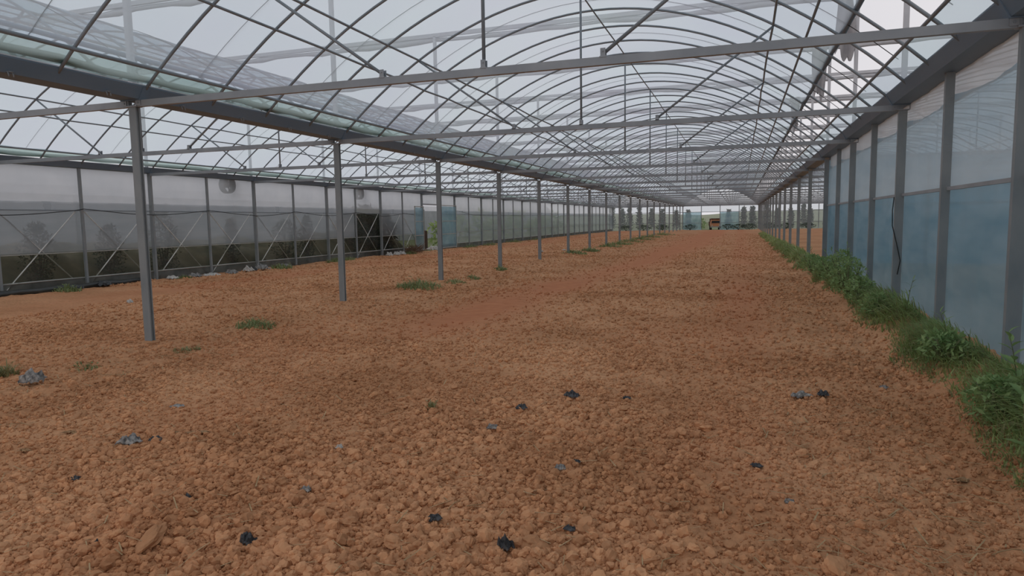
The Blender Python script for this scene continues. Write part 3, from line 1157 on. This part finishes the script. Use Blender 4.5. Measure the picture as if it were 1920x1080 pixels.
for k, (y, w, h) in enumerate(((10.9, .7, .26), (14.2, .5, .16), (18.3, .9, .34), (22.0, 1.0, .32), (21.2, .7, .3), (27.2, .8, .3), (34.4, 1.1, .35), (37.5, 1.2, .35), (42, 1.5, .35), (47, 1.5, .35))):
    clump(-7.6, y, w * .75, h, f"dark green weeds at the base of the side wall, {ORD[k + 1]} patch", n=150, bw=.012, group='weed patches along the side wall base')


def shrub(name, x, y, h, w, label, n=420, mat='leaf_dark', cat='shrub', group=None, ls=.05, z0=None, cone=False, stem='bark'):
    z = (-.05 if z0 is None else z0)
    s = empty(name, label, cat, (x, y, z), group=group)
    st = MB()
    for k in range(5 if not cone else 1):
        a = k * 1.26 + R.random()
        r = w * .3 if not cone else 0
        st.path([(0, 0, 0), (r * .4 * math.cos(a), r * .4 * math.sin(a), h * .4), (r * math.cos(a), r * math.sin(a), h * .85)], [.02, .014, .005], 5)
    part('stem', st, stem, s, smooth=True)
    f = MB()
    for _ in range(n):
        t = R.random() ** .8
        if cone:
            rr = w / 2 * (1 - .85 * t)
        else:
            rr = w / 2 * (math.sin(math.pi * (.15 + .8 * t)) ** .7)
        r = rr * R.random() ** .5
        a = R.uniform(0, 6.28)
        p = Vector((r * math.cos(a), r * math.sin(a), h * (.08 + .92 * t)))
        u = Vector((R.uniform(-1, 1), R.uniform(-1, 1), R.uniform(-.6, 1))).normalized()
        v = u.cross(Vector((R.uniform(-1, 1), R.uniform(-1, 1), R.uniform(-1, 1)))).normalized()
        q = ls * R.uniform(.6, 1.4)
        f.poly([p, p + u * q + v * q * .35, p + u * q * 2, p + u * q - v * q * .35])
    part('foliage', f, mat, s)
    return s


def leaf_mesh(name, l, w, mat, fold=.25):
    m = MB()
    ts = (0, .18, .45, .75, 1)
    ws = (.12, .75, 1, .65, .03)
    for t, q in zip(ts, ws):
        z = -.35 * l * t * t + .12 * l * t
        m.v += [(l * t, -w * q, z + fold * w * q), (l * t, 0, z), (l * t, w * q, z + fold * w * q)]
    for k in range(4):
        a = 3 * k
        m.f += [(a, a + 1, a + 4, a + 3), (a + 1, a + 2, a + 5, a + 4)]
    return m.mesh(name, mat, True)


LEAF_BIG = leaf_mesh('leaf', .115, .024, 'leaf')
LEAF_SLIM = leaf_mesh('leaf', .16, .011, 'leaf')


def weed(x, y, h, n, label, leaf, lean=(0, 0), stem_r=.0045, s=1.0):
    z = hz(x, y) - .01
    w = empty('leafy_weed', label, 'weed', (x, y, z), group='leafy weeds by the blue wall')
    pts = [(lean[0] * t * t, lean[1] * t * t, h * t) for t in (0, .25, .5, .75, 1)]
    part('stem', MB().path(pts, [stem_r, stem_r * .9, stem_r * .75, stem_r * .6, stem_r * .35], 5), 'stem', w, smooth=True)
    for k in range(n):
        t = .18 + .82 * k / max(1, n - 1)
        a = 2.4 * k + R.uniform(-.3, .3)
        sc_ = s * (1.15 - .6 * t) * R.uniform(.85, 1.15)
        put('leaf', leaf, w, (lean[0] * t * t, lean[1] * t * t, h * t), (R.uniform(-.2, .2), -.35 - .5 * t, a), (sc_, sc_, sc_))


weed(7.98, 4.55, .42, 14, 'tall broad-leaved weed before the nearest thick post', LEAF_BIG, (-.05, -.05), s=1.25)
weed(7.88, 4.10, .34, 12, 'broad-leaved weed lowest in the green strip', LEAF_BIG, (-.06, .02), s=1.2)
weed(8.10, 5.05, .48, 14, 'broad-leaved weed touching the nearest thick post', LEAF_BIG, (-.08, -.05), s=1.2)
weed(8.08, 6.5, .36, 12, 'leafy weed between the nearest post and the thinner post', LEAF_SLIM, (-.06, .05))
weed(8.13, 8.3, .50, 12, 'dark slender weed leaning before the second blue panel', LEAF_SLIM, (.02, -.16), s=.8)
weed(8.05, 10.6, .60, 18, 'tall slim-leaved weed beside the second thick post', LEAF_SLIM, (-.1, .02), s=1.1)
weed(8.0, 11.5, .70, 20, 'tallest slim-leaved weed among the bushy weeds', LEAF_SLIM, (-.12, .1), s=1.1)
weed(8.08, 12.3, .74, 20, 'upright slim-leaved weed at the back of the bushy weeds', LEAF_SLIM, (.0, .05), s=1.1)
weed(7.95, 10.9, .5, 16, 'short slim-leaved weed in front of the bushy weeds', LEAF_SLIM, (-.15, -.05), s=1.1)
weed(8.05, 13.4, .66, 18, 'slim-leaved weed past the bushy weeds toward the wall end', LEAF_SLIM, (-.08, .12), s=1.2)
weed(8.1, 14.6, .55, 16, 'slim-leaved weed beneath the third thick post', LEAF_SLIM, (-.1, 0), s=1.2)
weed(8.1, 17.4, .5, 14, 'slim-leaved weed at the open end of the blue wall', LEAF_SLIM, (-.15, .1), s=1.3)
BUSH = ((8.02, 10.5, .42, .5, 'bushy green weed touching the second thick post'), (7.98, 11.4, .62, .6, 'biggest bushy green weed before the blue wall'), (8.03, 12.4, .66, .6, 'bushy green weed behind the biggest one'),
        (8.0, 13.6, .52, .6, 'bushy green weed near the third thick post'), (8.0, 15.2, .46, .6, 'bushy green weed past the third thick post'), (7.98, 16.9, .42, .6, 'last bushy green weed before the wall end'),
        (8.0, 9.2, .30, .45, 'low bushy weed in front of the second thick post'), (8.0, 6.3, .26, .45, 'low bushy weed between the two nearest wall posts'), (7.95, 4.9, .28, .4, 'low bushy weed before the nearest thick post'))
for x, y, h, w, lab in BUSH:
    shrub('bushy_weed', x, y, h, w, lab, n=int(420 + 500 * h), mat='leaf', group='bushy weeds by the blue wall', ls=.026, z0=hz(x, y) - .02, cat='weed', stem='stem')
# grass stalk with a pale seed head
sx, sy = 7.80, 4.05
st = empty('seed_stalk', 'single pale grass stalk with a seed head rising from the green strip', 'grass', (sx, sy, hz(sx, sy)))
part('stem', MB().path([(.03, -.03, 0), (.01, 0, .15), (0, .01, .35), (0, 0, .52)], [.003, .0025, .002, .0016], 5), 'straw', st, smooth=True)
part('seed_head', MB().path([(0, 0, .50), (.002, 0, .53), (0, .002, .57), (0, 0, .60)], [.002, .007, .006, .001], 6), 'straw', st, smooth=True)


for k, (y, h, w, lab) in enumerate(((11.3, 1.55, .8, 'thin dark shrub behind the first side wall panel'), (13.2, 1.5, .7, 'low dark shrub behind the film beside the first post'),
                                    (14.9, 1.85, .9, 'bushy dark shrub behind the hazy film past the first post'), (17.6, 1.65, .5, 'slim dark shrub behind the side wall film'),
                                    (20.3, 1.6, 1.2, 'dense dark shrub behind the film before the second post'), (21.6, 1.75, .6, 'upright dark shrub showing beside a white brace'))):
    shrub('shrub', -8.95, y, h, w, lab, n=1500, group='shrubs behind the side wall film', ls=.042)
for k, (y, h, w) in enumerate(((25.3, 2.0, 1.5), (26.5, 2.15, 1.6), (27.7, 2.0, 1.5))):
    shrub('dark_shrub', -9.35, y, h, w, ('very dark dense shrub filling the side wall film, nearer one', 'tallest very dark shrub pressed against the side wall film', 'very dark shrub closest to the side doorway')[k],
          n=1900, group='dense shrubs pressed against the side wall', ls=.11)
for k in range(9):
    shrub('reed_tuft', -9.75 - .4 * (k % 2), 35.5 + 3.1 * k, 1.5 + .3 * (k % 3), 2.0, f"blurred green reeds behind the film past the blue door, {ORD[k + 1]} tuft", n=240, mat='grass', group='reeds behind the far side wall', ls=.16, cat='reeds')
for k in range(4):
    shrub('green_bush', -11.5 - 1.6 * k, 30.5 + 2.6 * k, .8 + .35 * k, 2.6, f"light green bush outside the open side doorway, {ORD[k + 1]} from the door", n=420, mat='grass', group='bushes outside the side doorway', ls=.10, cat='bush')
for k in range(20):
    x = -9 + 1.3 * k + R.uniform(-.4, .4)
    if 1.2 < x < 4.8:
        continue
    shrub('conifer', x, Y_END + 2.2 + R.uniform(0, 3), R.uniform(2.2, 3.3), .95, f"slim dark tree blurred behind the end wall, {ORD[k + 1]} in the row", n=600, mat='leaf_dark', group='trees behind the end wall', ls=.15, cat='tree', cone=True)
for k, x in enumerate((-6.5, -4.4, -2.2, .9, 5.0, 6.2, 7.4, 9.5, 11.2, 13.4)):
    shrub('low_hedge_weed', x, Y_END - 1.0, .62, 1.9, f"dark green weeds at the foot of the end wall, {ORD[k + 1]} patch", n=620, group='weeds along the end wall', ls=.055, z0=hz(x, Y_END - 1.0), cat='weed')
for k, (x, y) in enumerate(((1.2, 86.5), (1.7, 90.0))):
    shrub('green_bush', x, y, 1.3, 1.3, ('bright green bush at the side of the end doorway', 'bright green bush behind the small orange truck')[k], n=300, mat='leaf', ls=.12, cat='bush')


# ------------------------------------------------------------------ small orange truck outside the end doorway
tr = empty('farm_truck', 'small orange farm truck parked outside the end doorway', 'truck', (3.62, 85.0, -.06), rot=(0, 0, .12))
m = MB()
m.prism_y([(-.58, .32), (.58, .32), (.60, .62), (.54, 1.22), (-.54, 1.22), (-.60, .62)], 0, .9)
part('cab', m, 'orange', tr)
part('windscreen', MB().poly([(-.50, -.012, .80), (.50, -.012, .80), (.46, -.012, 1.08), (-.46, -.012, 1.08)]).poly([(-.46, -.004, 1.08), (.46, -.004, 1.08), (.50, -.004, .80), (-.50, -.004, .80)]), 'dark_glass', tr)
part('bumper', MB().cbox((0, -.06, .36), (1.22, .12, .13)), 'rail', tr)
for sx in (-.42, .42):
    part('headlamp', MB().path([(sx, -.03, .54), (sx, .01, .54)], .075, 10), 'lamp_glass', tr)
part('cargo_box', MB().quad_box((-.64, .95, .5), (.64, 2.5, .55)).quad_box((-.66, .95, .5), (-.61, 2.5, 1.0)).quad_box((.61, .95, .5), (.66, 2.5, 1.0)).quad_box((-.66, .92, .5), (.66, .97, 1.34)).quad_box((-.66, 2.45, .5), (.66, 2.5, 1.0)), 'rust', tr)
part('roof_rack', MB().cbox((0, .45, 1.30), (1.14, .94, .16)), 'rust', tr)
for sx in (-.52, .52):
    for yy in (.35, 2.0):
        wh = part('wheel', MB().path([(sx - .07, yy, .25), (sx + .07, yy, .25)], .25, 14), 'rubber', tr, smooth=False)
        part('hub', MB().path([(sx - .075, yy, .25), (sx + .075, yy, .25)], .12, 10), 'rail', wh)

# bent brown sheet and sacks at the side doorway, brush pile, rags
bs = MB()


def bend(u, v):
    a = math.pi * (.1 + .8 * u)
    return (-.45 * math.sin(a), .75 * (u - .5) * 1.6, .05 + .95 * v + .08 * math.sin(3 * u))


bs.grid(bend, 14, 6)
nv = len(bs.v)
bs.v += [(p[0] + .03, p[1], p[2]) for p in bs.v[:nv]]
bs.f += [tuple(i + nv for i in reversed(q)) for q in bs.f]
tag(part('bent_sheet', bs, 'brown_sheet', loc=(-8.75, 31.1, -.05), smooth=True), 'brown bent sheet standing upright in the side doorway', 'sheet')
pile = MB()
for _ in range(150):
    a, r = R.uniform(0, 6.28), R.random() ** .5 * .5
    p = Vector((r * math.cos(a) * .7, r * math.sin(a), R.uniform(0, .4 * (1 - r))))
    d = Vector((R.uniform(-1, 1), R.uniform(-1, 1), R.uniform(-.1, .7))).normalized() * R.uniform(.2, .5)
    pile.path([p, p + d * .5 + Vector((0, 0, .03)), p + d], [.008, .006, .003], 4)
tag(part('brush_pile', pile, 'wood', loc=(-7.55, 27.6, .0)), 'tangled pile of reddish dry twigs beside the side doorway', 'twigs', kind='stuff')


def crumple(name, x, y, w, h, mat, label, seed, cat='plastic', group=None, flat=.5, aspect=.7, dz=0.0):
    r = random.Random(seed)
    ph = [r.uniform(0, 6.3) for _ in range(8)]
    n = 9

    def f(u, v):
        a, b = u * 2 - 1, v * 2 - 1
        rad = max(abs(a), abs(b))
        k = 1 - .28 * abs(math.sin(2.5 * math.atan2(b, a) + ph[0])) * rad
        px, py = a * w / 2 * k, b * w / 2 * aspect * k
        z = h * .75 * (1 - rad ** 3) * (.55 + .45 * math.sin(5 * a + ph[1]) * math.sin(4 * b + ph[2])) + h * .35 * abs(math.sin(6 * a + ph[3] + 4 * b)) * (1 - .3 * rad)
        return (px + r.uniform(-.05, .05) * w, py + r.uniform(-.05, .05) * w, max(.002, z) + r.uniform(-.05, .08) * h)
    m = MB().grid(f, n, n)
    nv = len(m.v)
    t = max(.002, h * .05)
    m.v += [(p[0], p[1], p[2] - t) for p in m.v[:nv]]
    m.f += [tuple(i + nv for i in reversed(q)) for q in m.f]
    z = hz(x, y)
    return tag(part(name, m, mat, loc=(x, y, z + .014 + dz), rot=(0, 0, r.uniform(-.6, .6))), label, cat, group)


crumple('plastic_bag', .55, 4.16, .21, .13, 'grey_plastic', 'crumpled grey plastic bag lying on soil near the picture edge', 1, 'bag')
c = crumple('plastic_scrap', 2.72, 3.20, .15, .07, 'grey_plastic', 'crumpled pale and black plastic scrap, largest on the front soil', 2)
crumple('plastic_scrap', 2.86, 3.27, .09, .03, 'black_plastic', 'flat black strip of plastic beside the largest pale scrap', 3)
DARK = [(2.35, 3.97, .11, .02, 'grey_plastic', 'thin grey plastic strip above the largest pale scrap'),
        (2.95, 2.64, .055, .025, 'black_plastic', 'tiny black plastic bit below the pale scrap, leftmost on the front soil'),
        (3.79, 2.57, .06, .03, 'black_plastic', 'small black plastic bit between the two lower soil heaps'),
        (4.29, 2.86, .06, .03, 'grey_plastic', 'small grey plastic bit above and right of the knotted black scrap'),
        (4.38, 2.31, .09, .06, 'black_plastic', 'knotted black plastic scrap low in the front soil'),
        (3.72, 2.14, .045, .025, 'black_plastic', 'tiny black plastic bit beside the big flat clod'),
        (5.48, 2.57, .08, .065, 'black_plastic', 'dark navy crumpled plastic, lowest scrap in the middle'),
        (5.49, 3.46, .07, .035, 'grey_plastic', 'pale and black plastic knot in the middle of the front soil'),
        (4.87, 4.08, .085, .04, 'grey_plastic', 'small grey plastic tuft above the centre heap of clods'),
        (4.93, 4.52, .09, .045, 'black_plastic', 'dark plastic shred just above the grey tuft'),
        (5.20, 4.95, .13, .05, 'black_plastic', 'wide dark plastic shred farther up the middle soil'),
        (5.59, 5.14, .07, .02, 'black_plastic', 'short dark plastic strip right of the wide shred'),
        (5.56, 3.55, .05, .02, 'black_plastic', 'thin dark plastic shred beside the pale and black knot'),
        (5.71, 2.78, .06, .02, 'black_plastic', 'small dark plastic shred right of the navy scrap'),
        (5.10, 2.70, .07, .03, 'black_plastic', 'dark plastic shred left of the navy scrap'),
        (6.51, 3.88, .07, .02, 'black_plastic', 'lone black plastic chip on smooth soil before the weeds'),
        (6.85, 5.41, .15, .05, 'grey_plastic', 'grey and black plastic shreds on smooth soil, larger patch'),
        (7.01, 5.43, .09, .05, 'black_plastic', 'black plastic shred beside the larger grey patch'),
        (7.50, 5.93, .07, .03, 'grey_plastic', 'small grey plastic bit nearest the grass strip'),
        (6.65, 3.41, .06, .02, 'grey_plastic', 'faint grey plastic bit low on the smooth soil'),
        (4.13, 3.42, .05, .03, 'white_plastic', 'tiny white plastic chip on soil left of centre'),
        (-3.94, 9.22, .13, .08, 'white_plastic', 'small white foam piece on soil behind the first post'),
        (-1.85, 28.4, .26, .12, 'white_plastic', 'white scrap on soil far beyond the fifth post'),
        (-1.1, 29.6, .18, .06, 'white_plastic', 'smaller white scrap on soil beyond the fifth post')]
for k, (x, y, w, h, mt, lab) in enumerate(DARK):
    crumple('plastic_scrap', x, y, w, h, mt, lab, 20 + k, group='plastic scraps on the soil')
for k, (x, y, w, h, mt, lab) in enumerate(((3.05, 3.43, .17, .015, 'dry_leaf', 'long tan dry leaf on soil right of the pale scrap'), (7.50, 3.98, .17, .02, 'dry_leaf', 'long tan dry leaf beside the lower grass strip'),
                                           (2.82, 3.48, .08, .015, 'dry_leaf', 'short tan dry leaf above the pale scrap'), (2.1, 3.3, .16, .02, 'dry_leaf', 'curled tan dry leaf left of the pale scrap'),
                                           (1.45, 3.25, .15, .02, 'dry_leaf', 'tan dry leaf lying nearest the picture edge'), (2.2, 2.9, .10, .02, 'dry_leaf', 'tan dry leaf below the curled one'))):
    crumple('dry_leaf', x, y, w, h, mt, lab, 60 + k, 'leaf', 'dry leaves on the soil', aspect=.28)
RAGS = [(-7.7, 13.9, .35, .1, 'white_plastic'), (-7.6, 14.6, .45, .12, 'grey_plastic'), (-7.75, 15.4, .4, .12, 'white_plastic'), (-7.6, 15.0, .25, .08, 'white_plastic'), (-7.8, 16.2, .4, .15, 'grey_plastic'),
        (-7.7, 16.8, .35, .2, 'white_plastic'), (-7.75, 17.5, .5, .2, 'grey_plastic'), (-7.8, 18.7, .4, .16, 'grey_plastic'), (-7.85, 12.0, .5, .14, 'black_plastic'), (-7.8, 11.2, .45, .12, 'black_plastic'), (-7.75, 17.1, .25, .16, 'black_plastic')]
for k, (x, y, w, h, mt) in enumerate(RAGS):
    crumple('plastic_rag', x, y, w, h, mt, f"crumpled {mt.split('_')[0]} plastic rag at the side wall base, {ORD[k + 1]} in the litter row", 80 + k, 'rag', 'plastic litter along the side wall base')
for k, (y, w) in enumerate(((25.4, .34), (26.0, .3), (26.5, .4))):
    crumple('white_rag', -7.6, y, w, .2, 'white_plastic', ('white rag left of the twig pile', 'small white rag between two larger rags by the twigs', 'white rag nearest the twig pile')[k], 120 + k, 'rag')
crumple('white_sack', -8.0, 30.6, .7, .3, 'white_plastic', 'pale sack slumped before the bent brown sheet', 130, 'sack')
# rolled dark film lying along the wall foot
pts = [(-7.95 + .03 * math.sin(k), 8.0 + .35 * k, .06 + .012 * math.sin(2.3 * k)) for k in range(16)]
tag(part('film_roll', MB().path(pts, [.07 + .012 * math.sin(1.7 * k) for k in range(16)], 8), 'base_film', smooth=True), 'rolled dark plastic film lying along the side wall foot', 'film')

# dry straw: longer stalks one by one, the rest as litter
STALKS = [(5.13, 2.85, .13, 1.5), (5.22, 2.9, .12, 1.1), (6.15, 2.62, .12, 1.2), (6.85, 3.0, .16, 2.4), (6.92, 3.25, .12, .5), (7.0, 3.5, .1, 2.2), (6.75, 4.3, .12, 2.6), (7.35, 3.4, .2, 2.8), (7.45, 3.1, .15, .4),
          (1.55, 3.3, .26, .1), (3.0, 2.9, .1, .8), (1.0, 4.6, .3, .5), (.9, 5.4, .3, .7), (1.2, 5.6, .25, 2.9), (4.05, 4.2, .14, .2), (7.1, 2.9, .14, 2.0), (7.3, 5.2, .2, 2.5), (6.9, 6.1, .2, .1), (2.3, 4.7, .2, 1.9), (7.55, 3.7, .2, 2.2)]
for k, (x, y, l, a) in enumerate(STALKS):
    d = Vector((math.cos(a), math.sin(a), 0)) * l
    n = Vector((-d.y, d.x, 0)) * .12
    ps = []
    for t in (0, .33, .66, 1):
        p = Vector((x, y, 0)) + d * (t - .5) + n * math.sin(3.1 * t)
        ps.append((p.x - x, p.y - y, hz(p.x, p.y) + .032))
    tag(part('straw_stalk', MB().path(ps, [.0022, .0025, .0022, .0015], 5), 'straw', loc=(x, y, 0), smooth=True), 'thin dry straw stalk lying loose on the red soil', 'straw', 'straw stalks on the soil')
lit = MB()
for _ in range(5200):
    y = 1.8 + 14 * R.random() ** 1.6
    x = R.uniform(max(-5, 3.4 - (y - 1.8) * 1.3), 7.9)
    if R.random() > .25 + .75 * (x > 6.6 or -1 < x < 1.7):
        continue
    l, a = R.uniform(.015, .06) * (1 + y * .05), R.uniform(0, 6.28)
    z = hz(x, y) + .022
    wd = R.uniform(.001, .0028) * (1 + y * .08)
    ca, sa = math.cos(a), math.sin(a)
    t = R.uniform(-.01, .02)
    lit.poly([(x - ca * l - sa * wd, y - sa * l + ca * wd, z), (x - ca * l + sa * wd, y - sa * l - ca * wd, z), (x + ca * l + sa * wd, y + sa * l - ca * wd, z + t), (x + ca * l - sa * wd, y + sa * l + ca * wd, z + t)])
tag(part('straw_litter', lit, 'straw'), 'short bits of dry straw scattered over the red soil', 'straw', kind='stuff')
